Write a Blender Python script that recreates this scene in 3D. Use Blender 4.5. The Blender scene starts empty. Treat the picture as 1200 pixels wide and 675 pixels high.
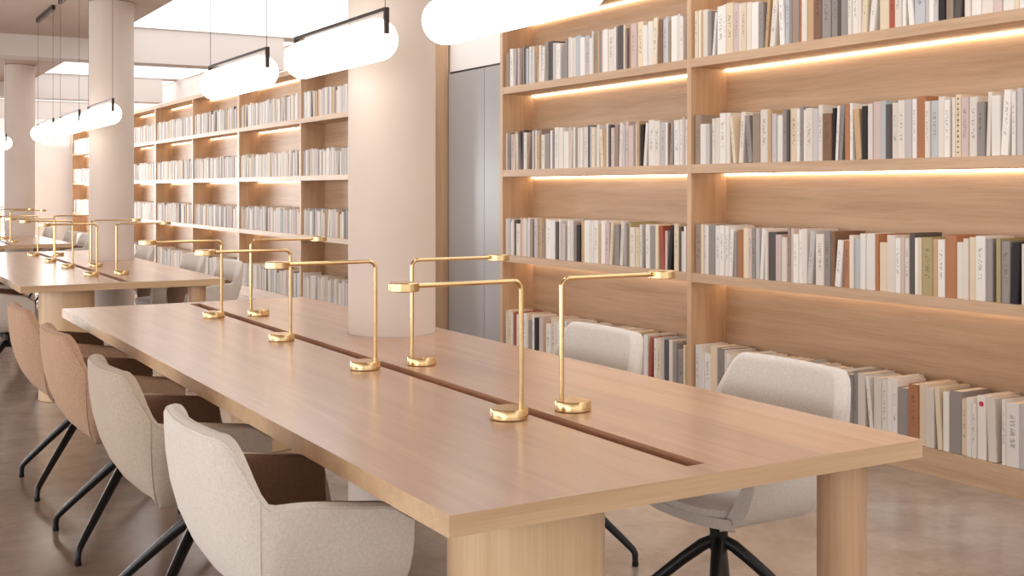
import bpy, bmesh, math, random
from mathutils import Vector, Matrix
PI = math.pi
sc = bpy.context.scene
COL = sc.collection
rnd = random.Random(11)

# ------------------------------------------------------------------ camera numbers (1200x675 frame)
F_PX, YAW, V0, CAM_H = 1349.1, 0.5293, 221.8, 1.33
SN, CS = math.sin(YAW), math.cos(YAW)
def proj(x, y, z):
    d = x*SN + y*CS; l = x*CS - y*SN
    return 600 + F_PX*l/d, V0 - F_PX*(z-CAM_H)/d, d

# ------------------------------------------------------------------ helpers
def lin(r, g=None, b=None):
    if g is None: r, g, b = r
    f = lambda c: (c/255/12.92) if c/255 <= .04045 else ((c/255+.055)/1.055)**2.4
    return (f(r), f(g), f(b), 1.0)

class MB:
    def __init__(s): s.bm = bmesh.new()
    def box(s, x0, x1, y0, y1, z0, z1):
        v = [s.bm.verts.new(p) for p in ((x0,y0,z0),(x1,y0,z0),(x1,y1,z0),(x0,y1,z0),(x0,y0,z1),(x1,y0,z1),(x1,y1,z1),(x0,y1,z1))]
        for f in ((3,2,1,0),(4,5,6,7),(0,1,5,4),(1,2,6,5),(2,3,7,6),(3,0,4,7)):
            s.bm.faces.new([v[i] for i in f])
        return s
    def lathe(s, prof, cx=0, cy=0, n=40):
        """prof: list of (r, z) bottom to top about a vertical axis"""
        rings = []
        for r, z in prof:
            if r < 1e-6: rings.append([s.bm.verts.new((cx, cy, z))])
            else: rings.append([s.bm.verts.new((cx+r*math.cos(2*PI*k/n), cy+r*math.sin(2*PI*k/n), z)) for k in range(n)])
        for a, b in zip(rings, rings[1:]):
            for k in range(n):
                k2 = (k+1) % n
                if len(a) == 1 and len(b) == 1: continue
                if len(a) == 1: s.bm.faces.new((a[0], b[k2], b[k]))
                elif len(b) == 1: s.bm.faces.new((a[k], a[k2], b[0]))
                else: s.bm.faces.new((a[k], a[k2], b[k2], b[k]))
        for ring, flip in ((rings[0], True), (rings[-1], False)):
            if len(ring) > 1: s.bm.faces.new(ring[::-1] if flip else ring)
        return s
    def tube(s, pts, radii, n=14):
        pts = [Vector(p) for p in pts]
        if not hasattr(radii, '__len__'): radii = [radii]*len(pts)
        rings = []; up = None
        for i, p in enumerate(pts):
            t = (pts[min(i+1, len(pts)-1)] - pts[max(i-1, 0)]).normalized()
            if up is None:
                up = Vector((0,0,1)) if abs(t.z) < .9 else Vector((1,0,0))
            a = (up - t*up.dot(t)).normalized(); up = a; b = t.cross(a)
            rings.append([s.bm.verts.new(p + a*radii[i]*math.cos(2*PI*k/n) + b*radii[i]*math.sin(2*PI*k/n)) for k in range(n)])
        for A, B in zip(rings, rings[1:]):
            for k in range(n):
                s.bm.faces.new((A[k], A[(k+1)%n], B[(k+1)%n], B[k]))
        s.bm.faces.new(rings[0][::-1]); s.bm.faces.new(rings[-1])
        return s
    def bevel(s, w, seg=2):
        es = [e for e in s.bm.edges if len(e.link_faces) == 2 and e.calc_face_angle(0) > .6]
        bmesh.ops.bevel(s.bm, geom=es, offset=w, segments=seg, affect='EDGES', profile=.5, clamp_overlap=True)
        return s
    def move(s, x, y, z):
        bmesh.ops.translate(s.bm, verts=s.bm.verts, vec=(x,y,z)); return s
    def mesh(s, name, smooth=True):
        bmesh.ops.recalc_face_normals(s.bm, faces=s.bm.faces)
        me = bpy.data.meshes.new(name); s.bm.to_mesh(me); s.bm.free()
        if smooth:
            me.polygons.foreach_set('use_smooth', [True]*len(me.polygons))
            me.set_sharp_from_angle(angle=math.radians(38))
        return me
    def build(s, name, mat, parent=None, smooth=True):
        return link(name, s.mesh(name, smooth), mat, parent)

def link(name, me, mat, parent=None):
    o = bpy.data.objects.new(name, me); COL.objects.link(o)
    if mat is not None and not me.materials: me.materials.append(mat)
    if parent is not None: o.parent = parent
    return o
def thing(name, label, cat, loc=(0,0,0), rz=0, group=None):
    o = bpy.data.objects.new(name, None); COL.objects.link(o)
    o.empty_display_size = .1
    o.location = loc; o.rotation_euler = (0,0,rz)
    return tag(o, label, cat, group)
def tag(o, label=None, cat=None, group=None, kind=None):
    if label: o['label'] = label
    if cat: o['category'] = cat
    if group: o['group'] = group
    if kind: o['kind'] = kind
    return o
def struct(o): o['kind'] = 'structure'; return o
def copy_tree(o, parent=None):
    c = o.copy(); COL.objects.link(c)
    if parent is not None: c.parent = parent
    for ch in list(o.children): copy_tree(ch, c)
    return c

# ------------------------------------------------------------------ materials
def new_mat(name):
    m = bpy.data.materials.new(name); m.use_nodes = True
    nt = m.node_tree; b = nt.nodes['Principled BSDF']
    return m, nt, b
def N(nt, t, **kw):
    n = nt.nodes.new(t)
    for k, v in kw.items():
        if k.startswith('i_'):
            key = k[2:]
            n.inputs[int(key) if key.isdigit() else key.replace('_', ' ')].default_value = v
        else: setattr(n, k, v)
    return n
def ramp(nt, stops, fac):
    r = nt.nodes.new('ShaderNodeValToRGB'); e = r.color_ramp.elements
    while len(e) < len(stops): e.new(.5)
    for el, (p, c) in zip(e, stops): el.position = p; el.color = c
    nt.links.new(fac, r.inputs['Fac']); return r.outputs['Color']
def mixc(nt, fac, a, b, mode='MIX'):
    m = nt.nodes.new('ShaderNodeMix'); m.data_type = 'RGBA'; m.blend_type = mode
    for s, v in ((m.inputs[0], fac), (m.inputs[6], a), (m.inputs[7], b)):
        if hasattr(v, 'is_output'): nt.links.new(v, s)
        else: s.default_value = v
    return m.outputs[2]
def bump(nt, b, h, strength, dist=.002):
    n = N(nt, 'ShaderNodeBump', i_Strength=strength, i_Distance=dist)
    nt.links.new(h, n.inputs['Height']); nt.links.new(n.outputs['Normal'], b.inputs['Normal'])

def wood(name, c_dark, c_light, axis, rough=.38, plank=None, spec=.5):
    """oak: fibres run along `axis`; plank=(axis, width) gives each board its own tone"""
    m, nt, b = new_mat(name)
    tc = N(nt, 'ShaderNodeTexCoord')
    def mapped(along, across):
        mp = N(nt, 'ShaderNodeMapping')
        mp.inputs['Scale'].default_value = [along if i == 'xyz'.index(axis) else across for i in range(3)]
        nt.links.new(tc.outputs['Object'], mp.inputs['Vector']); return mp.outputs[0]
    n1 = N(nt, 'ShaderNodeTexNoise', i_Scale=1.0, i_Detail=5.0, i_Roughness=.6, i_Distortion=.4)
    nt.links.new(mapped(.9, 16), n1.inputs['Vector'])
    n2 = N(nt, 'ShaderNodeTexNoise', i_Scale=1.0, i_Detail=3.0, i_Roughness=.6)
    nt.links.new(mapped(3.5, 170), n2.inputs['Vector'])
    mul = N(nt, 'ShaderNodeMath', operation='MULTIPLY_ADD', i_1=.35, i_2=0.0)
    nt.links.new(n2.outputs['Fac'], mul.inputs[0])
    add = N(nt, 'ShaderNodeMath', operation='MULTIPLY_ADD', i_1=.65)
    nt.links.new(n1.outputs['Fac'], add.inputs[0]); nt.links.new(mul.outputs[0], add.inputs[2])
    col = ramp(nt, [(.36, c_dark), (.62, c_light)], add.outputs[0])
    if plank:
        sep = N(nt, 'ShaderNodeSeparateXYZ'); nt.links.new(tc.outputs['Object'], sep.inputs[0])
        dv = N(nt, 'ShaderNodeMath', operation='DIVIDE', i_1=plank[1]); nt.links.new(sep.outputs['XYZ'.index(plank[0].upper())], dv.inputs[0])
        fl = N(nt, 'ShaderNodeMath', operation='FLOOR'); nt.links.new(dv.outputs[0], fl.inputs[0])
        wn = N(nt, 'ShaderNodeTexWhiteNoise', noise_dimensions='1D'); nt.links.new(fl.outputs[0], wn.inputs['W'])
        mr = N(nt, 'ShaderNodeMapRange', i_3=.90, i_4=1.06); nt.links.new(wn.outputs['Value'], mr.inputs[0])
        hsv = N(nt, 'ShaderNodeHueSaturation'); nt.links.new(mr.outputs[0], hsv.inputs['Value']); nt.links.new(col, hsv.inputs['Color'])
        col = hsv.outputs[0]
    nt.links.new(col, b.inputs['Base Color'])
    b.inputs['Roughness'].default_value = rough
    b.inputs['Specular IOR Level'].default_value = spec
    bump(nt, b, n2.outputs['Fac'], .06, .001)
    return m

def fabric(name, c1, c2):
    m, nt, b = new_mat(name)
    tc = N(nt, 'ShaderNodeTexCoord')
    n1 = N(nt, 'ShaderNodeTexNoise', i_Scale=420.0, i_Detail=2.0); nt.links.new(tc.outputs['Object'], n1.inputs['Vector'])
    n2 = N(nt, 'ShaderNodeTexNoise', i_Scale=150.0, i_Detail=3.0); nt.links.new(tc.outputs['Object'], n2.inputs['Vector'])
    ad = N(nt, 'ShaderNodeMath', operation='ADD'); nt.links.new(n1.outputs['Fac'], ad.inputs[0]); nt.links.new(n2.outputs['Fac'], ad.inputs[1])
    h = N(nt, 'ShaderNodeMath', operation='MULTIPLY', i_1=.5); nt.links.new(ad.outputs[0], h.inputs[0])
    nt.links.new(ramp(nt, [(.38, c1), (.62, c2)], h.outputs[0]), b.inputs['Base Color'])
    b.inputs['Roughness'].default_value = .95; b.inputs['Specular IOR Level'].default_value = .15
    b.inputs['Sheen Weight'].default_value = .1
    bump(nt, b, n1.outputs['Fac'], .15, .001)
    return m

def plain(name, col, rough=.5, metal=0.0, var=.06, scale=6.0, spec=.5):
    m, nt, b = new_mat(name)
    tc = N(nt, 'ShaderNodeTexCoord')
    n1 = N(nt, 'ShaderNodeTexNoise', i_Scale=scale, i_Detail=4.0); nt.links.new(tc.outputs['Object'], n1.inputs['Vector'])
    d = tuple(c*(1-var) for c in col[:3])+(1,); l = tuple(min(1, c*(1+var)) for c in col[:3])+(1,)
    nt.links.new(ramp(nt, [(.35, d), (.65, l)], n1.outputs['Fac']), b.inputs['Base Color'])
    b.inputs['Roughness'].default_value = rough; b.inputs['Metallic'].default_value = metal
    b.inputs['Specular IOR Level'].default_value = spec
    return m

def emit(name, col, strength):
    m, nt, b = new_mat(name)
    nt.nodes.remove(b)
    e = N(nt, 'ShaderNodeEmission', i_Color=col, i_Strength=strength)
    nt.links.new(e.outputs[0], nt.nodes['Material Output'].inputs['Surface'])
    return m

def concrete(name):
    m, nt, b = new_mat(name)
    tc = N(nt, 'ShaderNodeTexCoord')
    n1 = N(nt, 'ShaderNodeTexNoise', i_Scale=.75, i_Detail=7.0, i_Roughness=.62, i_Distortion=.6); nt.links.new(tc.outputs['Object'], n1.inputs['Vector'])
    n2 = N(nt, 'ShaderNodeTexNoise', i_Scale=5.5, i_Detail=6.0, i_Roughness=.7); nt.links.new(tc.outputs['Object'], n2.inputs['Vector'])
    n3 = N(nt, 'ShaderNodeTexVoronoi', i_Scale=2.6); nt.links.new(tc.outputs['Object'], n3.inputs['Vector'])
    base = ramp(nt, [(.30, lin(138,120,108)), (.5, lin(168,150,138)), (.68, lin(184,172,162))], n1.outputs['Fac'])
    det = ramp(nt, [(.35, (.62,.56,.52,1)), (.6, (1,1,1,1))], n2.outputs['Fac'])
    c = mixc(nt, .55, base, det, 'MULTIPLY')
    spots = ramp(nt, [(.015, (.35,.3,.27,1)), (.045, (1,1,1,1))], n3.outputs['Distance'])
    c = mixc(nt, .5, c, spots, 'MULTIPLY')
    nt.links.new(c, b.inputs['Base Color'])
    rr = N(nt, 'ShaderNodeMapRange', i_3=.12, i_4=.28); nt.links.new(n2.outputs['Fac'], rr.inputs[0])
    nt.links.new(rr.outputs[0], b.inputs['Roughness'])
    bump(nt, b, n2.outputs['Fac'], .05, .003)
    return m

def book_mat(name, source):
    """cover colour comes from the book itself; the spine carries small printed marks too fine to read"""
    m, nt, b = new_mat(name)
    if source == 'object':
        src = N(nt, 'ShaderNodeObjectInfo').outputs['Color']
        tc = N(nt, 'ShaderNodeTexCoord')
        sep = N(nt, 'ShaderNodeSeparateXYZ'); nt.links.new(tc.outputs['Generated'], sep.inputs[0])
        oi = N(nt, 'ShaderNodeObjectInfo')
        cmb = N(nt, 'ShaderNodeCombineXYZ'); nt.links.new(oi.outputs['Random'], cmb.inputs[0])
        sc_ = N(nt, 'ShaderNodeVectorMath', operation='SCALE'); sc_.inputs['Scale'].default_value = 60; nt.links.new(cmb.outputs[0], sc_.inputs[0])
        mp = N(nt, 'ShaderNodeMapping'); mp.inputs['Scale'].default_value = (0, 3.0, 34); nt.links.new(tc.outputs['Generated'], mp.inputs[0])
        av = N(nt, 'ShaderNodeVectorMath', operation='ADD'); nt.links.new(mp.outputs[0], av.inputs[0]); nt.links.new(sc_.outputs[0], av.inputs[1])
        nz = N(nt, 'ShaderNodeTexNoise', i_Scale=1.0, i_Detail=1.5); nt.links.new(av.outputs[0], nz.inputs['Vector'])
        ink = N(nt, 'ShaderNodeMath', operation='GREATER_THAN', i_1=.53); nt.links.new(nz.outputs['Fac'], ink.inputs[0])
        def band(sock, c, w):
            n_ = N(nt, 'ShaderNodeMath', operation='COMPARE', i_1=c, i_2=w); nt.links.new(sock, n_.inputs[0]); return n_.outputs[0]
        def mul(a, c):
            n_ = N(nt, 'ShaderNodeMath', operation='MULTIPLY'); nt.links.new(a, n_.inputs[0])
            if hasattr(c, 'is_output'): nt.links.new(c, n_.inputs[1])
            else: n_.inputs[1].default_value = c
            return n_.outputs[0]
        has = N(nt, 'ShaderNodeMath', operation='GREATER_THAN', i_1=.42); nt.links.new(oi.outputs['Random'], has.inputs[0])
        fac = mul(mul(mul(mul(ink.outputs[0], band(sep.outputs[1], .5, .2)), band(sep.outputs[2], .56, .26)), band(sep.outputs[0], 0, .03)), has.outputs[0])
        col = mixc(nt, mul(fac, .42), src, lin(70,62,60))
    else:
        col = N(nt, 'ShaderNodeVertexColor', layer_name='cover').outputs['Color']
    nt.links.new(col, b.inputs['Base Color'])
    b.inputs['Roughness'].default_value = .6; b.inputs['Specular IOR Level'].default_value = .25
    return m

M = {}
OAK_D, OAK_L = lin(184,145,112), lin(206,170,136)
M['top']   = wood('oak_top', lin(180,136,108), lin(199,157,128), 'y', .32, ('x', .158))
M['oak_x'] = wood('oak_grain_across', lin(186,146,108), lin(212,176,138), 'x', .42)
M['oak_y'] = wood('oak_grain_along', lin(184,149,118), lin(208,175,144), 'y', .45)
M['oak_v'] = wood('oak_grain_upright', lin(188,150,116), lin(210,175,141), 'z', .45)
_p = M['top'].node_tree.nodes['Principled BSDF']; _p.inputs['Coat Weight'].default_value = .75; _p.inputs['Coat Roughness'].default_value = .19
for _l in list(_p.inputs['Normal'].links): M['top'].node_tree.links.remove(_l)
M['oak_edge'] = wood('oak_edge_band', lin(198,164,128), lin(220,188,152), 'x', .4)
M['drum']  = wood('oak_drum', lin(206,174,136), lin(222,192,156), 'z', .28)
M['slot']  = wood('walnut_slot', lin(112,72,48), lin(138,92,64), 'y', .5)
M['cream'] = fabric('cream_fabric', lin(216,208,200), lin(232,225,218))
M['greige'] = fabric('cream_fabric_half_shade', lin(184,168,152), lin(204,188,172))  # cream fabric toned down: shade on the second chair put into the colour
M['tan']   = fabric('cream_fabric_shaded', lin(182,148,122), lin(202,168,142))  # cream fabric darkened further, painting in the shade on the back chairs
M['brown'] = fabric('brown_inner_fabric', lin(138,110,92), lin(156,126,106))  # browner tone for the inner faces of the arms
M['black'] = plain('black_metal', lin(30,30,32), .35, .4)
M['bronze'] = plain('dark_bronze', lin(62,52,48), .4, .7)
M['brass'] = plain('brushed_brass', lin(216,186,138), .22, 1.0, .05, 30)
M['plaster'] = plain('column_plaster', lin(220,206,196), .8, 0, .025, 2.5, .2)
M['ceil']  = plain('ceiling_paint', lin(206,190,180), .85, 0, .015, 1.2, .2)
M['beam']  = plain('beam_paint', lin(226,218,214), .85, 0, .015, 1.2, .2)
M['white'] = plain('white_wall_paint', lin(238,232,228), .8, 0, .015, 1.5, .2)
M['door']  = plain('grey_door_glass', lin(166,163,163), .3, 0, .03, 1.0)
M['floor'] = concrete('polished_concrete')
M['glow']  = emit('pendant_opal_glass', (1, .94, .84, 1), 4.2)
M['led']   = emit('led_strip_glow', (1, .75, .49, 1), 8.0)
M['panel'] = emit('added_ceiling_glow', (1, .97, .945, 1), 1.6)  # glow put into the raised plaster ceiling to stand for its brightness
M['book']  = book_mat('book_cover', 'object')
M['books'] = book_mat('book_cover_far', 'attr')
M['pages'] = plain('book_pages', lin(232,214,192), .85, 0, .05, 60, .1)
M['ink'] = plain('black_ink', lin(46,42,42), .7)
M['red_ink'] = plain('red_ink', lin(206,60,66), .6)
M['glass'] = None
m, nt, b = new_mat('window_glass')
nt.nodes.remove(b)
tr = N(nt, 'ShaderNodeBsdfTransparent'); gl = N(nt, 'ShaderNodeBsdfGlossy', i_Roughness=.02); mx = N(nt, 'ShaderNodeMixShader', i_0=.06)
nt.links.new(tr.outputs[0], mx.inputs[1]); nt.links.new(gl.outputs[0], mx.inputs[2]); nt.links.new(mx.outputs[0], nt.nodes['Material Output'].inputs['Surface'])
M['glass'] = m

# ------------------------------------------------------------------ setting
PITCH = 5.68
XL, XR, YN, YF = -6.5, 4.66, -5.0, 26.5
CZ, SZ, BZ = 2.90, 3.06, 2.68       # low ceiling, raised ceiling, beam underside
CX, CY, CR = 1.98, 4.37, .18
struct(MB().box(XL, XR+.2, YN, YF+.2, -.12, 0).build('floor', M['floor'], smooth=False))
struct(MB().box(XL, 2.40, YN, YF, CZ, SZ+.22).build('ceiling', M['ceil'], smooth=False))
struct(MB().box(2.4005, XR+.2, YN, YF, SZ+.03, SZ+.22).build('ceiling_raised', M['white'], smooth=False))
struct(MB().box(XR, XR+.2, YN, YF, 0, SZ+.03).build('wall_right', M['white'], smooth=False))
beams = (7.1, 12.75, 18.4, 24.1)
for i, yb in enumerate(beams):
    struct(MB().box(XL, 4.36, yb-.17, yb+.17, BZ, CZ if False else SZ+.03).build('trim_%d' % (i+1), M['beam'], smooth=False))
for k in range(3):
    struct(MB().lathe([(CR, .001), (CR, BZ+.215)], n=64).build('column_%d' % (k+1), M['plaster'])).location = (CX, CY+PITCH*k, 0)
# raised ceiling: glow sheets added between the beams to make it bright
edges = [YN] + [y for yb in beams for y in (yb-.17, yb+.17)] + [YF]
descr = ['over the aisle beside the nearest bookcase', 'over the aisle beyond the first beam', 'over the aisle behind the pale cross beam',
         'over the aisle in the far bay by the windows', 'over the aisle against the end wall']
for i in range(5):
    t = thing('glowing_ceiling', 'wide white ceiling with added glow ' + descr[i], 'bright ceiling', (3.53, (edges[2*i]+edges[2*i+1])/2, SZ+.03), group='added ceiling glow')
    w = (edges[2*i+1]-edges[2*i])/2 - .02
    MB().box(-1.11, 1.11, -w, w, -.035, -.012).build('glow_sheet', M['panel'], t, False)
    fr = MB()
    fr.box(-1.125, -1.11, -w, w, -.04, 0).box(1.11, 1.125, -w, w, -.04, 0).box(-1.125, 1.125, -w-.012, -w, -.04, 0).box(-1.125, 1.125, w, w+.012, -.04, 0)
    fr.build('frame', M['white'], t, False)
# end wall with tall windows
ew = MB()
wins = [(-5.6, -3.6), (-3.2, -1.2), (-.8, 1.2), (1.6, 3.62), (3.74, 4.34)]
WZ0, WZ1 = .35, 2.62
xs_ = [XL] + [x for w in wins for x in w] + [XR]
for i in range(0, len(xs_), 2): ew.box(xs_[i], xs_[i+1], YF, YF+.2, 0, SZ+.03)
wz0 = lambda a: 2.25 if a > 3.7 else WZ0
for a, b_ in wins: ew.box(a, b_, YF, YF+.2, 0, wz0(a)).box(a, b_, YF, YF+.2, WZ1, SZ+.03)
struct(ew.build('wall_end', M['white'], smooth=False))
for i, (a, b_) in enumerate(wins):
    w = struct(bpy.data.objects.new('window_%d' % (i+1), None)); COL.objects.link(w); w.location = (a, YF+.1, wz0(a))
    f = MB(); W_, H_ = b_-a, WZ1-wz0(a)
    f.box(0, .05, -.04, .04, 0, H_).box(W_-.05, W_, -.04, .04, 0, H_).box(.05, W_-.05, -.04, .04, 0, .05).box(.05, W_-.05, -.04, .04, H_-.05, H_).box(W_/2-.02, W_/2+.02, -.04, .04, .05, H_-.05)
    f.build('window_frame', M['white'], w, False)
    g = MB(); g.box(.05, W_-.05, -.006, .006, .05, H_-.05); g.build('window_pane', M['glass'], w, False)
# grey door in the gap between the two runs of shelving
dr = struct(bpy.data.objects.new('door_1', None)); COL.objects.link(dr); dr.location = (XR, 0, 0)
DY0, DY1, DH = 7.72, 9.02, 2.34
n = 2; st = (DY1-DY0)/n
dp = MB()
for k in range(n): dp.box(-.03, -.004, DY0+k*st+.003, DY0+(k+1)*st-.003, .01, DH)
dp.bevel(.004, 2); dp.build('door_panel', M['door'], dr)
MB().box(-.012, -.002, DY0, DY1, 0.0, DH+.02).build('door_backing', M['bronze'], dr, False)

# ------------------------------------------------------------------ bookcases
XS, DEP = 4.364, .293
LV = {'A': 2.1045, 'B': 1.4768, 'C': .8333, 'D': .1268}
TOPZ, TH = 2.665, .052
def bookcase(label, ys, lit, group=None):
    """ys: upright positions from far (large y) to near; lit: which bays have strips"""
    y_far, y_near = ys[0], ys[-1]
    t = thing('bookcase', label, 'bookcase', (XS, y_near, 0), group=group)
    L = y_far - y_near
    MB().box(DEP-.018, DEP, .038, L-.038, .128, TOPZ-TH).build('back_panel', M['oak_y'], t, False)
    MB().box(.012, DEP, .0005, L-.0005, .0005, LV['D']-.001).bevel(.003).build('plinth', M['oak_y'], t)
    MB().box(0, DEP, 0, L, TOPZ-TH, TOPZ).bevel(.003).build('top_panel', M['oak_y'], t)
    W = .038
    loc = [y - y_near for y in ys]
    for i, y in enumerate(loc):
        a, b_ = (y-W, y) if i == 0 else ((y, y+W) if i == len(loc)-1 else (y-W/2, y+W/2))
        MB().box(0, DEP-.0185, a, b_, LV['D']-.0005, TOPZ-TH-.0005).bevel(.002).build('side_panel' if i in (0, len(loc)-1) else 'divider', M['oak_v'], t)
    for i in range(len(loc)-1):
        hi = loc[i] - (W if i == 0 else W/2); lo = loc[i+1] + (W if i == len(loc)-2 else W/2)
        for k in 'ABC':
            MB().box(.001, DEP-.0185, lo+.0005, hi-.0005, LV[k]-TH, LV[k]).bevel(.002).build('shelf', M['oak_y'], t)
        if lit[i]:
            for z in (TOPZ, LV['A'], LV['B'], LV['C']):
                MB().box(DEP-.036, DEP-.019, lo+.004, hi-.004, z-TH-.0125, z-TH-.0008).build('led_strip', M['led'], t, False)
    bays = []
    for i in range(len(ys)-1):
        bays.append((ys[i] - (W if i == 0 else W/2) - .004, ys[i+1] + (W if i == len(ys)-2 else W/2) + .004))
    return bays
near_bays = bookcase('large oak bookcase with warm strip lights nearest the camera, beside the grey door', [7.64, 5.376, 2.93, .6], [1, 1, 1])
far_bays = []
far_bays += bookcase('oak bookcase partly behind the thick column, with an unlit bay', [14.32, 12.05, 9.04], [1, 0], 'far run of bookcases')
far_bays += bookcase('oak bookcase in the far run, second beyond the thick column', [18.75, 16.5, 14.322], [1, 1], 'far run of bookcases')
far_bays += bookcase('oak bookcase in the far run, third beyond the thick column', [23.1, 20.9, 18.752], [1, 1], 'far run of bookcases')
far_bays += bookcase('oak bookcase at the window end of the far run', [26.3, 23.102], [1], 'far run of bookcases')

# ------------------------------------------------------------------ books
PAL = {'white': (232,226,220), 'off-white': (222,212,202), 'cream': (226,208,182), 'pale grey': (196,190,188), 'blue-grey': (186,189,192),
       'grey': (150,142,138), 'tan': (196,164,128), 'taupe': (158,138,124), 'charcoal': (92,84,82), 'black': (44,40,40),
       'orange-brown': (174,120,86), 'brown': (132,100,80), 'red': (168,86,64), 'olive': (168,154,114), 'pink-grey': (206,186,180)}
W_NEAR = [('white',34),('off-white',22),('cream',8),('pale grey',13),('blue-grey',4),('grey',11),('tan',4),('taupe',8),('charcoal',1.5),('orange-brown',.7),('pink-grey',9)]
W_LOW = [('white',50),('off-white',24),('cream',12),('pale grey',8),('grey',4),('tan',2)]
W_FAR = [('white',38),('off-white',20),('pale grey',18),('blue-grey',7),('grey',7),('cream',6),('charcoal',2),('pink-grey',8),('tan',3)]
def pick(ws):
    r = rnd.random()*sum(w for _, w in ws)
    for n_, w in ws:
        r -= w
        if r <= 0: return n_
    return ws[0][0]
# coloured books noticed along each shelf: (row, bay, u in the photograph) -> colour
FIX = {('A',1): [(940,'orange-brown'),(962,'brown'),(1047,'red'),(1105,'black'),(1127,'charcoal'),(860,'cream')],
       ('B',1): [(966,'brown'),(974,'black'),(992,'orange-brown'),(1009,'tan'),(1017,'black'),(1040,'charcoal'),(1080,'orange-brown'),(925,'charcoal'),(941,'grey')],
       ('C',1): [(871,'orange-brown'),(978,'brown'),(993,'orange-brown'),(1068,'charcoal'),(1089,'olive'),(1121,'orange-brown'),(1172,'olive'),(1187,'black'),(905,'charcoal')],
       ('D',1): [(1066,'orange-brown'),(1152,'black'),(1170,'black'),(1126,'grey')],
       ('A',0): [(617,'charcoal'),(632,'tan'),(702,'tan'),(729,'charcoal'),(775,'brown')],
       ('B',0): [(615,'charcoal'),(690,'charcoal'),(754,'black'),(784,'brown'),(710,'tan')],
       ('C',0): [(653,'charcoal'),(678,'black'),(738,'olive'),(778,'red'),(783,'black'),(636,'tan')],
       ('D',0): [(604,'red'),(630,'black'),(618,'white'),(642,'white'),(765,'red'),(780,'charcoal')]}
BX = XS + .016
def row_books(y_hi, y_lo, row, ws, bay=None):
    """books of one shelf from the far end to the near end; each = dict(y centre, t, h, dep, lean, colour)"""
    out = []; y = y_hi - .004
    fix = list(FIX.get((row, bay), []))
    while True:
        t = rnd.choice((.018,.022,.026,.03,.034,.038,.044,.052,.06))
        if row == 'D': t *= 1.1
        h = rnd.uniform(.262, .292) if rnd.random() < .85 else rnd.uniform(.235, .262)
        dep = rnd.uniform(.185, .235)
        lean = 0
        if rnd.random() < .13 and t < .045: lean = rnd.choice((1, 1, -1))*rnd.uniform(.035, .12)
        w = t*math.cos(lean) + h*abs(math.sin(lean))
        if y - w < y_lo + .006: break
        c = pick(W_LOW if row == 'D' and bay == 1 else ws)
        yc = y - w/2
        u = proj(BX, yc, 1)[0]; half = abs(proj(BX, y, 1)[0]-proj(BX, y-w, 1)[0])/2
        for fx in fix:
            if abs(fx[0]-u) <= half+2.2: c = fx[1]; fix.remove(fx); break
        out.append(dict(y=yc, w=w, t=t, h=h, d=dep, lean=lean, c=c, row=row, bay=bay, x=BX+rnd.uniform(0, .012)))
        y -= w + .0012
        if rnd.random() < .03: y -= rnd.uniform(.01, .03)
    return out

def jitter(c, a=.06):
    k = 1 + rnd.uniform(-a, a)
    return tuple(min(1, v*k) for v in c[:3]) + (1,)
def book_geo(bm, B, pages=True):
    """cover: spine + two boards round the page block; local: spine at x=0, thickness along y, foot at z=0"""
    t, h, d = B['t'], B['h'], B['d']; k = .0028; r = min(.006, t*.2)
    prof = [(d, -t/2), (r, -t/2), (r*.3, -t/2+r*.3), (0, -t/2+r), (0, t/2-r), (r*.3, t/2-r*.3), (r, t/2), (d, t/2), (d, t/2-k), (k*1.3+r*.3, t/2-k), (k*1.3+r*.3, -t/2+k), (d, -t/2+k)]
    lo = [bm.verts.new((x, y, 0)) for x, y in prof]; hi = [bm.verts.new((x, y, h)) for x, y in prof]
    n_ = len(prof); fs = []
    for i in range(n_): fs.append(bm.faces.new((lo[i], lo[(i+1)%n_], hi[(i+1)%n_], hi[i])))
    for q in ((0,1,10,11), (6,7,8,9), (1,2,3,10), (3,4,9,10), (4,5,6,9)):
        fs.append(bm.faces.new([hi[i] for i in q])); fs.append(bm.faces.new([lo[i] for i in q][::-1]))
    return fs
def page_box(B):
    t, h, d = B['t'], B['h'], B['d']; k = .0029
    return (.0066, d-.004, -t/2+k, t/2-k, .004, h-.004)
def pose(B, z):
    """world matrix standing the book on its shelf, leaning if it leans"""
    a = B['lean']; t = B['t']
    # after tilting about x, drop so that the lowest corner rests on the shelf and centre the extents on y
    ys_ = []; zs_ = []
    for yy in (-t/2, t/2):
        for zz in (0, B['h']):
            ys_.append(yy*math.cos(a) - zz*math.sin(a)); zs_.append(yy*math.sin(a) + zz*math.cos(a))
    return Matrix.Translation((B['x'], B['y'] - (min(ys_)+max(ys_))/2, z - min(zs_) + .0006)) @ Matrix.Rotation(a, 4, 'X')

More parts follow.
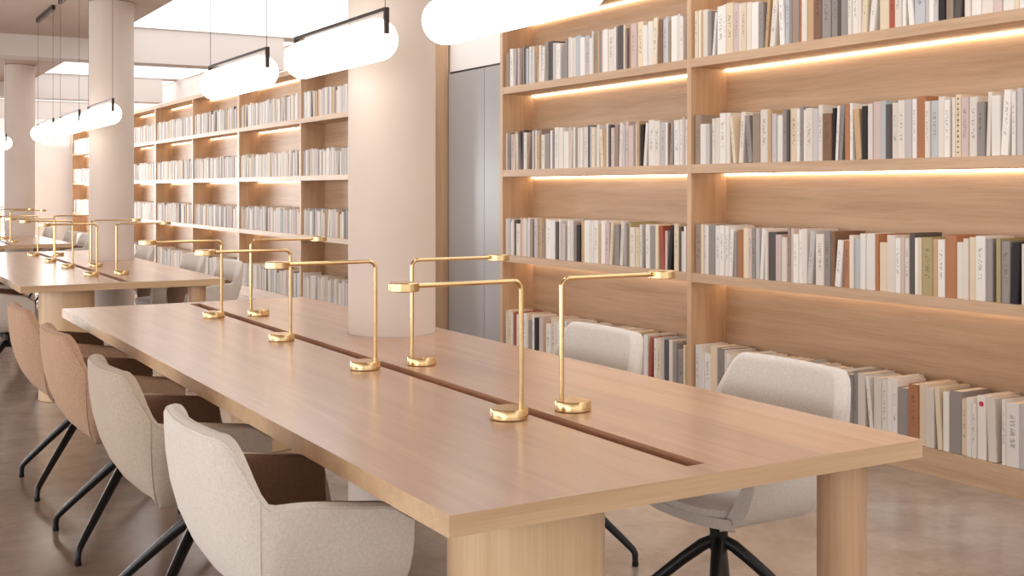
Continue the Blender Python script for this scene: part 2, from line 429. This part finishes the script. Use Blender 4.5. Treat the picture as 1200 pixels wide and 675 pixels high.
ORD1 = ['','first','second','third','fourth','fifth','sixth','seventh','eighth','ninth','tenth','eleventh','twelfth','thirteenth','fourteenth','fifteenth','sixteenth','seventeenth','eighteenth','nineteenth']
TENS = {2:'twent',3:'thirt',4:'fort',5:'fift',6:'sixt',7:'sevent'}
def ordinal(n_):
    if n_ < 20: return ORD1[n_]
    a, b_ = divmod(n_, 10)
    return TENS[a]+'ieth' if b_ == 0 else TENS[a]+'y-'+ORD1[b_]
ROWNAME = {'A': 'top shelf', 'B': 'second shelf', 'C': 'third shelf', 'D': 'bottom shelf'}
allb = []
for bi in (0, 1):
    for row in 'ABCD':
        bs = row_books(*near_bays[bi], row, W_NEAR, bi)
        seq = bs if bi == 1 else bs[::-1]       # counted from the divider both bays share
        for i, B in enumerate(seq): B['idx'] = i+1
        allb += bs
cands = []
for B in allb:
    u, v, d = proj(B['x'], B['y'], LV[B['row']] + B['h']/2)
    B['size'] = B['w']*B['h']/d/d if 0 < u < 1196 and v > -14 else 0
    if B['row'] == 'D' and B['bay'] == 0 and not (585 < u < 672 or 758 < u < 802): B['size'] = 0     # behind the table and chairs
    if B['row'] == 'D' and B['bay'] == 1 and 862 < u < 975: B['size'] = 0
    if B['size'] > 0: cands.append(B)
cands.sort(key=lambda B: -B['size'])
def at_u(row, u, w=''):
    return min((B for B in cands[:300] if B['row'] == row and B['bay'] == 1 and B['lean'] == 0 and B['t'] > .026), key=lambda B: abs(proj(B['x'], B['y'], 1)[0]-u))
dotted, emblem = at_u('B', 1126), at_u('D', 1143)
dotted['c'] = 'cream'; emblem['c'] = 'white'
single = set(id(B) for B in cands[:300])
rest = [B for B in allb if id(B) not in single]
for B in cands[:300]:
    bm = bmesh.new(); book_geo(bm, B)
    me = bpy.data.meshes.new('book'); bm.normal_update(); bm.to_mesh(me); bm.free()
    o = link('book', me, M['book']); o.color = jitter(lin(PAL[B['c']]))
    o.matrix_world = pose(B, LV[B['row']])
    th = 'slim' if B['t'] < .032 else ('thick' if B['t'] > .048 else 'mid-size')
    ln = ' leaning' if B['lean'] else ''
    bay = 'near bay' if B['bay'] == 1 else 'bay by grey door'
    tag(o, '%s%s %s book, %s from divider on the %s, %s' % (th, ln, B['c'], ordinal(B['idx']), ROWNAME[B['row']], bay), 'book',
        'books on the %s of the %s' % (ROWNAME[B['row']], bay))
    if B is dotted:
        mb = MB()
        for k in range(11):
            z = .02 + k*(B['h']-.04)/10
            mb.tube([(-.0006, 0, z), (.0004, 0, z)], .0042, 10)
        mb.build('spine_dots', M['ink'], o)
    if B is emblem:
        MB().tube([(-.0006, 0, B['h']-.035), (.0004, 0, B['h']-.035)], .012, 20).build('red_emblem', M['red_ink'], o)['label'] = 'round red emblem'
    if B['bay'] == 1 or B['row'] in 'CD':
        MB().box(*page_box(B)).build('page_block', M['pages'], o, False)

# a red book lying flat on the row below the third shelf's strip light
# ------ all the other books, in the far run and outside the frame, as one mass
for row in 'ABCD': rest += row_books(*near_bays[2], row, W_NEAR)
for fb in far_bays:
    for row in 'ABCD': rest += row_books(*fb, row, W_FAR)
bm = bmesh.new(); cl = bm.loops.layers.float_color.new('cover')
for B in rest:
    nv = len(bm.verts)
    fs = book_geo(bm, B); c = jitter(lin(PAL[B['c']]))
    for f in fs:
        for lp in f.loops: lp[cl] = c
    x0, x1, y0, y1, z0, z1 = page_box(B)
    vv = [bm.verts.new(p) for p in ((x0,y0,z1),(x1,y0,z1),(x1,y1,z1),(x0,y1,z1),(x1,y0,z0),(x1,y1,z0))]
    for q in ((0,1,2,3), (1,4,5,2)):
        f = bm.faces.new([vv[i] for i in q])
        for lp in f.loops: lp[cl] = lin(232,214,192)
    bm.verts.ensure_lookup_table()
    bmesh.ops.transform(bm, matrix=pose(B, LV[B['row']]), verts=bm.verts[nv:])
me = bpy.data.meshes.new('books'); bm.normal_update(); bm.to_mesh(me); bm.free()
tag(link('books', me, M['books']), 'rows of mostly white books filling the far run of bookcases', 'books', kind='stuff')

# ------------------------------------------------------------------ tables
TX0, TX1, TY0, TY1, TZ, TT = .953, 2.206, 1.854, 6.03, .74, .042
TCX = 1.585
def make_table(label):
    t = thing('long_table', label, 'table', (TCX, TY0, 0), group='long oak reading tables')
    mb = MB().box(TX0-TCX, TX1-TCX, 0, TY1-TY0, TZ-TT, TZ).bevel(.003, 2)
    me = mb.mesh('table_top')
    o = link('table_top', me, M['top'], t)
    cut = MB().box(-.026, .026, .075, TY1-TY0-.075, TZ-.03, TZ+.1)
    cut.lathe([(CR+.003, TZ-.2), (CR+.003, TZ+.2)], CX-TCX, CY-TY0, 64)
    cm = cut.mesh('cutter', False); co = link('cutter', cm, None)
    md = o.modifiers.new('cut', 'BOOLEAN'); md.operation = 'DIFFERENCE'; md.object = co; md.solver = 'EXACT'
    dg = bpy.context.evaluated_depsgraph_get()
    co.parent = t; dg.update()
    new = bpy.data.meshes.new_from_object(o.evaluated_get(dg))
    o.modifiers.clear(); o.data = new
    new.materials.append(M['oak_edge'])
    for p in new.polygons:
        c = p.center
        if abs(p.normal.z) < .6 and (c.x < TX0-TCX+.004 or c.x > TX1-TCX-.004 or c.y < .004 or c.y > TY1-TY0-.004): p.material_index = 1
    new.polygons.foreach_set('use_smooth', [True]*len(new.polygons)); new.set_sharp_from_angle(angle=math.radians(38))
    bpy.data.objects.remove(co)
    # pale edge banding on the near end is the end grain of the boards
    s = MB(); s.box(-.0255, .0255, .0755, TY1-TY0-.0755, TZ-.0298, TZ-.024)
    s.build('cable_slot', M['slot'], t, False)
    for x, y in ((1.256, .235), (3.159-1.256, TY1-TY0-.235)):
        MB().lathe([(.163, 0), (.167, .004), (.167, TZ-TT-.0005)], x-TCX, y, 64).build('drum_leg', M['drum'], t)
    for x, y in ((2.05, .105), (1.45, TY1-TY0-.105)):
        MB().lathe([(.054, 0), (.057, .003), (.057, TZ-TT-.0005)], x-TCX, y, 36).build('slim_leg', M['oak_v'], t)
    return t
tb = make_table('long oak reading table in front, nearest the camera, wrapped round the thick column')
tables = [tb]
for k, lb in ((1, 'long oak reading table in the middle, directly beyond the nearest table'), (2, 'long oak reading table at the far end near the bright windows')):
    c = copy_tree(tb); c.location.y += PITCH*k; c['label'] = lb; tables.append(c)

# ------------------------------------------------------------------ brass desk lamps
def make_lamp(label):
    """base at origin; stem on the +x side; arm reaches to -x"""
    t = thing('desk_lamp', label, 'desk lamp', (0,0,0), group='brass desk lamps')
    MB().lathe([(0, 0), (.047, 0), (.049, .002), (.049, .024), (.047, .027), (0, .027)], n=40).build('base', M['brass'], t)
    sx = .036; H = .352; R_ = .022
    pts = [(sx, 0, .0272), (sx, 0, H-R_)]
    for k in range(1, 7):
        a = k/6*PI/2; pts.append((sx-R_+R_*math.cos(a), 0, H-R_+R_*math.sin(a)))
    MB().tube(pts, .0065, 14).build('stem', M['brass'], t)
    MB().tube([(sx-R_-.0005, 0, H), (-.262, 0, H)], .006, 14).build('arm', M['brass'], t)
    MB().lathe([(0, H-.012), (.036, H-.012), (.038, H-.010), (.038, H+.008), (.036, H+.010), (0, H+.010)], -.298, 0, 32).build('lamp_head', M['brass'], t)
    return t
LEFT_Y = [2.565, 3.505, 4.33, 5.27]; RIGHT_Y = [2.575, 3.50, 5.245]
words_l = ['nearest the camera on the shelfless side', 'second from the front on the chair side', 'third from the front on the chair side', 'farthest back on the chair side']
lamp0 = None
tn = ['the front table', 'the middle table', 'the far table']
LW = ['nearest', 'second nearest', 'third nearest', 'farthest']
for k in range(3):
    for side, ys, x, rz in (('its side away from bookcases', LEFT_Y, 1.492, 0), ('its side facing bookcases', RIGHT_Y, 1.695, PI)):
        for i, y in enumerate(ys):
            w = LW[i] if len(ys) == 4 else ('nearest', 'middle', 'farthest')[i]
            lb = 'brass lamp on %s, %s of those on %s' % (tn[k], w, side)
            if lamp0 is None: lamp0 = o = make_lamp(lb)
            else: o = copy_tree(lamp0); o['label'] = lb
            o.location = (x, y+PITCH*k, TZ+.0004); o.rotation_euler = (0,0,rz)

# ------------------------------------------------------------------ armchairs
def smooth(a, b_, x):
    t = max(0, min(1, (x-a)/(b_-a))); return t*t*(3-2*t)
def chair_path(n_side=12, n_corner=12, n_back=10):
    """plan of the shell at rim height from one arm front round the back to the other: (x, y, nx, ny)"""
    xf, xb, w, r = .125, -.312, .29, .145
    P = []
    for i in range(n_side): P.append((xf + (xb+r-xf)*i/n_side, -w, 0, -1))
    for i in range(n_corner):
        a = PI/2*i/n_corner; P.append((xb+r-r*math.sin(a), -w+r-r*math.cos(a), -math.sin(a), -math.cos(a)))
    for i in range(n_back+1): 
        y = -w+r + 2*(w-r)*i/n_back
        P.append((xb - .012*(1-(y/(w-r))**2), y, -1, 0))
    Q = [(x, -y, nx, -ny) for x, y, nx, ny in P[:n_side+n_corner]][::-1]
    return P + Q
def make_chair(label, mat):
    t = thing('armchair', label, 'chair', (0,0,0), group='upholstered swivel armchairs')
    P = chair_path(); nP = len(P)
    THK = .046
    shell = MB(); bm = shell.bm; lin_b = MB(); lb = lin_b.bm
    cols = []; lcols = []
    for (x, y, nx, ny) in P:
        # rim height: high across the back, falling round the corner to the arms
        q = smooth(-.195, -.300, x)
        arm = .644 + .026*smooth(.1, -.16, x)
        zt = arm + (.818-arm)*q
        fr = smooth(.045, .125, x)          # rounding at the arm's front
        zt -= .035*fr**2
        thk = THK*(1-.25*fr)
        prof = []
        z0 = .402
        inb = .09 + (.125-.09)*abs(nx)
        H = zt - z0
        outer = []
        for s in (0, .03, .08, .16, .28, .42, .58, .74, .88, .96):
            z = z0 + H*s
            k = (1-s)**2.5*inb + (1-s)**9*.05
            outer.append((k, z))
        for k, z in outer: prof.append((x-nx*k, y-ny*k, z))
        rr = thk/2
        for a in (20, 55, 90, 125, 160):
            a = math.radians(a); k = rr - rr*math.cos(a); prof.append((x-nx*k, y-ny*k, zt-rr*.8+rr*.8*math.sin(a)))
        zc = min(zt-.022, .665)
        ki = lambda z: thk + ((max(0, 1-(z-z0)/H))**2.5)*inb*.8
        for f in (1, .66, .33, 0) if zt-.022 > zc+.01 else (0,):
            z = zc + (zt-.022-zc)*f; k = ki(z); prof.append((x-nx*k, y-ny*k, z))
        cols.append([bm.verts.new(p) for p in prof])
        lp = []
        wb = smooth(.68, .74, zt); top = (zt-.0025)*(1-wb) + zc*wb
        for f in (1, .985, .95, .9, .8, .6, .4, .2, 0):
            z = .44 + (top-.44)*f
            zr = (z-(zt-rr*.8))/(rr*.8)
            k = (rr + rr*math.sqrt(max(0, 1-zr*zr))) if zr > 0 else ki(min(z, zt-.022))
            k += .0018 + .002*(1-f); lp.append((x-nx*k, y-ny*k, z + (.0012 if zr > 0 else 0)))
        lcols.append([lb.verts.new(p) for p in lp])
    def strip(bmx, A, B):
        # columns may differ in length: equalise by bridging the longer one's tail
        n_ = min(len(A), len(B))
        for i in range(n_-1): bmx.faces.new((A[i], B[i], B[i+1], A[i+1]))
        if len(A) > n_:
            for i in range(n_-1, len(A)-1): bmx.faces.new((A[i], B[-1], A[i+1]))
        if len(B) > n_:
            for i in range(n_-1, len(B)-1): bmx.faces.new((A[-1], B[i], B[i+1]))
    for A, B in zip(cols, cols[1:]): strip(bm, A, B)
    for A, B in zip(lcols, lcols[1:]): strip(lb, A, B)
    # arm fronts: close the section
    for A, L, sgn in ((cols[0], lcols[0], -1), (cols[-1], lcols[-1], 1)):
        extra = [bm.verts.new(v.co + Vector((0, sgn*.0015, 0))) for v in L]
        ring = A + extra
        cen = bm.verts.new(sum((v.co for v in ring), Vector())/len(ring) + Vector((.012,0,0)))
        for i in range(len(ring)): bm.faces.new((ring[i], ring[(i+1) % len(ring)], cen))
    # underside: bowl closing the shell, reaching forward under the seat
    low = [c[0] for c in cols]
    xf = [v.co.x for v in low]
    front = [bm.verts.new((.165-.05*(abs(f)**2.5), f*.205, .412)) for f in [ -1+2*i/14 for i in range(15)]]
    ring = low + front[::-1]
    mid = [bm.verts.new(Vector((v.co.x*.55, v.co.y*.55, .392))) for v in ring]
    cen = bm.verts.new((0, 0, .390))
    for i in range(len(ring)):
        j = (i+1) % len(ring)
        bm.faces.new((ring[i], ring[j], mid[j], mid[i])); bm.faces.new((mid[i], mid[j], cen))
    # front lip of the bowl up to the seat
    lip = [bm.verts.new((v.co.x+.022, v.co.y*1.0, .448)) for v in front]
    for i in range(14): bm.faces.new((front[i], front[i+1], lip[i+1], lip[i]))
    cc = [[v.co.copy() for v in c] for c in cols]
    shell.build('shell', mat, t)
    lin_b.build('arm_inner_layer', M['brown'], t)
    seat = MB(); sb = seat.bm
    # padded seat following the inside of the shell
    ns = 28; rings = []
    for z, k in ((.428, .94), (.44, .99), (.452, 1.0), (.466, .985), (.474, .93), (.478, .8), (.480, .5)):
        R = []
        for i in range(ns*2):
            a = 2*PI*i/(ns*2); ca, sa = math.cos(a), math.sin(a); e = .62
            px = math.copysign(abs(ca)**e, ca)*.188*k - .004; py = math.copysign(abs(sa)**e, sa)*.204*k
            R.append(sb.verts.new((px, py, z)))
        rings.append(R)
    for A, B in zip(rings, rings[1:]):
        for i in range(len(A)): sb.faces.new((A[i], A[(i+1)%len(A)], B[(i+1)%len(A)], B[i]))
    sb.faces.new(rings[-1]); sb.faces.new(rings[0][::-1])
    seat.build('seat', mat, t)
    # piping: upright seams where the arm panels meet the back, and along the front edge of the rim
    pp = MB()
    for C_ in (cc, cc[::-1]):
        j = next(i for i, c in enumerate(C_) if P[i if C_ is cols else nP-1-i][0] < -.205)
        pp.tube([v + Vector((0, math.copysign(.0003, v.y), 0)) for v in C_[j][1:11]], .0022, 6)
    pp.tube([(c[10]*.5 + c[11]*.5) for c in cc[1:-1]], .0022, 6)
    pp.build('piping', mat, t)
    # swivel base
    MB().lathe([(0, .285), (.022, .287), (.027, .30), (.026, .345), (.030, .372), (.055, .388), (.055, .3955), (0, .3955)], n=24).build('swivel_column', M['black'], t)
    for k in range(4):
        a = PI/4 + k*PI/2; c, s = math.cos(a), math.sin(a)
        pts = [(.012, .322), (.045, .305), (.10, .262), (.20, .176), (.30, .088), (.332, .058), (.340, .044), (.341, .016)]
        rad = [.017, .0185, .0175, .0155, .0132, .0122, .0115, .010]
        lg = MB().tube([(r*c, r*s, z) for r, z in pts], rad, 12).build('leg', M['black'], t)
        MB().lathe([(0, .0004), (.011, .0004), (.012, .003), (.012, .0155), (0, .0155)], .341*c, .341*s, 16).build('foot', M['black'], lg)
    return t
LX, RX = .972, 2.187
spots = [
 ('cream', LX, 2.59, 0, 'cream armchair nearest the camera, tucked under the front table'),
 ('greige', LX, 3.555, 0, 'cream armchair toned down for shade, second along the front table, behind the nearest cream one'),
 ('tan', LX, 4.53, 0, 'cream armchair darkened for shade, third along the front table, beyond the second one'),
 ('tan', LX, 5.50, 0, 'cream armchair darkened for shade, back end of the front table, last of four'),
 ('cream', RX, 2.56, PI, 'cream armchair on the bookcase side of the front table, at its near corner'),
 ('cream', RX, 3.53, PI, 'cream armchair on the bookcase side of the front table, just before the thick column'),
 ('cream', LX, 2.60+PITCH, 0, 'cream armchair at the middle table on the side away from the bookcases, nearest end'),
 ('cream', LX, 3.57+PITCH, 0, 'cream armchair at the middle table away from the bookcases, second from nearest end'),
 ('cream', RX, 2.56+PITCH, PI, 'cream armchair at the near corner of the middle table, bookcase side'),
 ('cream', RX, 3.53+PITCH, PI, 'cream armchair second along the bookcase side of the middle table'),
 ('cream', RX, 5.22+PITCH, PI, 'cream armchair beside the second column, at the middle table by the bookcases'),
 ('cream', RX, 2.56+2*PITCH, PI, 'cream armchair at the near corner of the far table, bookcase side'),
 ('cream', RX, 3.53+2*PITCH, PI, 'cream armchair second along the bookcase side of the far table'),
 ('cream', RX, 5.22+2*PITCH, PI, 'cream armchair last along the bookcase side of the far table'),
]
proto = {}
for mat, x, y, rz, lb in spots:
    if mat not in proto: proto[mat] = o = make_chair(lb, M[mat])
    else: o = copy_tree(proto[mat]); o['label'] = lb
    o.location = (x, y, 0); o.rotation_euler = (0, 0, rz)

# ------------------------------------------------------------------ pendant lights
PX, PZ, PR, PL = 1.58, 1.838, .073, .866
def make_pendant(label):
    t = thing('pendant_light', label, 'pendant light', (PX, 0, PZ), group='glowing tube pendants')
    L2 = PL/2 - PR
    pts = [(0, -L2-PR*math.cos(a), 0) for a in [i/8*PI/2 for i in range(8)]]
    rad = [max(.002, PR*math.sin(i/8*PI/2)) for i in range(8)]
    pts += [(0, -L2, 0), (0, L2, 0)]; rad += [PR, PR]
    pts += [(0, L2+PR*math.cos(a), 0) for a in [i/8*PI/2 for i in range(7, -1, -1)]]
    rad += [max(.002, PR*math.sin(i/8*PI/2)) for i in range(7, -1, -1)]
    MB().tube(pts, rad, 32).build('glass_tube', M['glow'], t)
    MB().box(-.008, .008, -PL/2-.0004, PL/2+.0004, .088, .1).bevel(.002).build('bar', M['bronze'], t)
    for y in (-.43, .43):
        s = 1 if y > 0 else -1
        ye = s*(PL/2+.0005)
        MB().box(-.008, .008, min(ye, ye+s*.012), max(ye, ye+s*.012), .012, .1).bevel(.002).build('bracket', M['bronze'], t)
        MB().tube([(0, y, .1002), (0, y, CZ-PZ-.0405)], .0013, 6).build('wire', M['bronze'], t)
    MB().box(-.014, .014, -.46, .46, CZ-PZ-.04, CZ-PZ-.0005).bevel(.002).build('ceiling_mount', M['bronze'], t)
    return t
p0 = None
plist = [(3.972-1.237, 'glowing white tube pendant over the front table, nearest the camera'),
         (3.972, 'glowing white tube pendant in front of the thick column, middle of its three'),
         (3.972+1.237, 'glowing white tube pendant over the back end of the front table')]
for k in (0,): 
    pass
plist += [(3.972-1.237+PITCH, 'glowing white tube pendant before the second column, nearest over the middle table'),
          (3.972+PITCH, 'glowing white tube pendant over the centre of the middle table'),
          (3.972+1.237+PITCH, 'glowing white tube pendant over the back end of the middle table'),
          (3.972-1.237+2*PITCH, 'glowing white tube pendant over the far table near the windows')]
for y, lb in plist:
    if p0 is None: p0 = o = make_pendant(lb)
    else: o = copy_tree(p0); o['label'] = lb
    o.location = (PX, y, PZ)

# ------------------------------------------------------------------ unseen left side: added glazing posts, fill light added behind
mu = MB(); mu.box(XL-.12, XL, YN, YF, 2.72, CZ+.2).box(XL-.12, XL, YN, YF, 0, .12)
for k in range(16): mu.box(XL-.11, XL-.01, YN+k*2.1, YN+k*2.1+.08, .12, 2.72)
struct(mu.build('wall_left', M['bronze'], smooth=False))
def daylight(name, loc, rot, sx, sy, e, col=(1, .985, .97)):
    l = bpy.data.lights.new(name, 'AREA'); l.shape = 'RECTANGLE'; l.size = sx; l.size_y = sy; l.energy = e; l.color = col
    o = bpy.data.objects.new(name, l); COL.objects.link(o); o.location = loc; o.rotation_euler = rot
daylight('added_fill_left', (XL-.4, 5.0, 1.45), (0, -PI/2, 0), 2.6, 20, 460)  # unseen area light added to brighten the left row of chairs
daylight('daylight_end', (-1.0, YF+.6, 1.5), (-PI/2, 0, 0), 11, 2.4, 1250)
# ------------------------------------------------------------------ light
w = bpy.data.worlds.new('World'); sc.world = w; w.use_nodes = True
bg = w.node_tree.nodes['Background']; bg.inputs['Color'].default_value = (1, .985, .965, 1); bg.inputs['Strength'].default_value = 1.55

# ------------------------------------------------------------------ camera
cam = bpy.data.cameras.new('camera'); co = bpy.data.objects.new('camera', cam); COL.objects.link(co)
cam.sensor_width = 36; cam.lens = F_PX/1200*36
cam.shift_y = -(337.5-V0)/1200
cam.clip_start = .05; cam.clip_end = 200
co.location = (0, 0, CAM_H); co.rotation_euler = (PI/2, 0, -YAW)
sc.camera = co
vs = sc.view_settings
vs.view_transform = 'Standard'; vs.look = 'None'; vs.gamma = 1; vs.use_curve_mapping = False
vs.exposure = 0.10

for o in sc.objects:
    if 'label' in o and 'category' in o and not 4 <= len(o['label'].split()) <= 16: print('LABEL', len(o['label'].split()), o['label'])
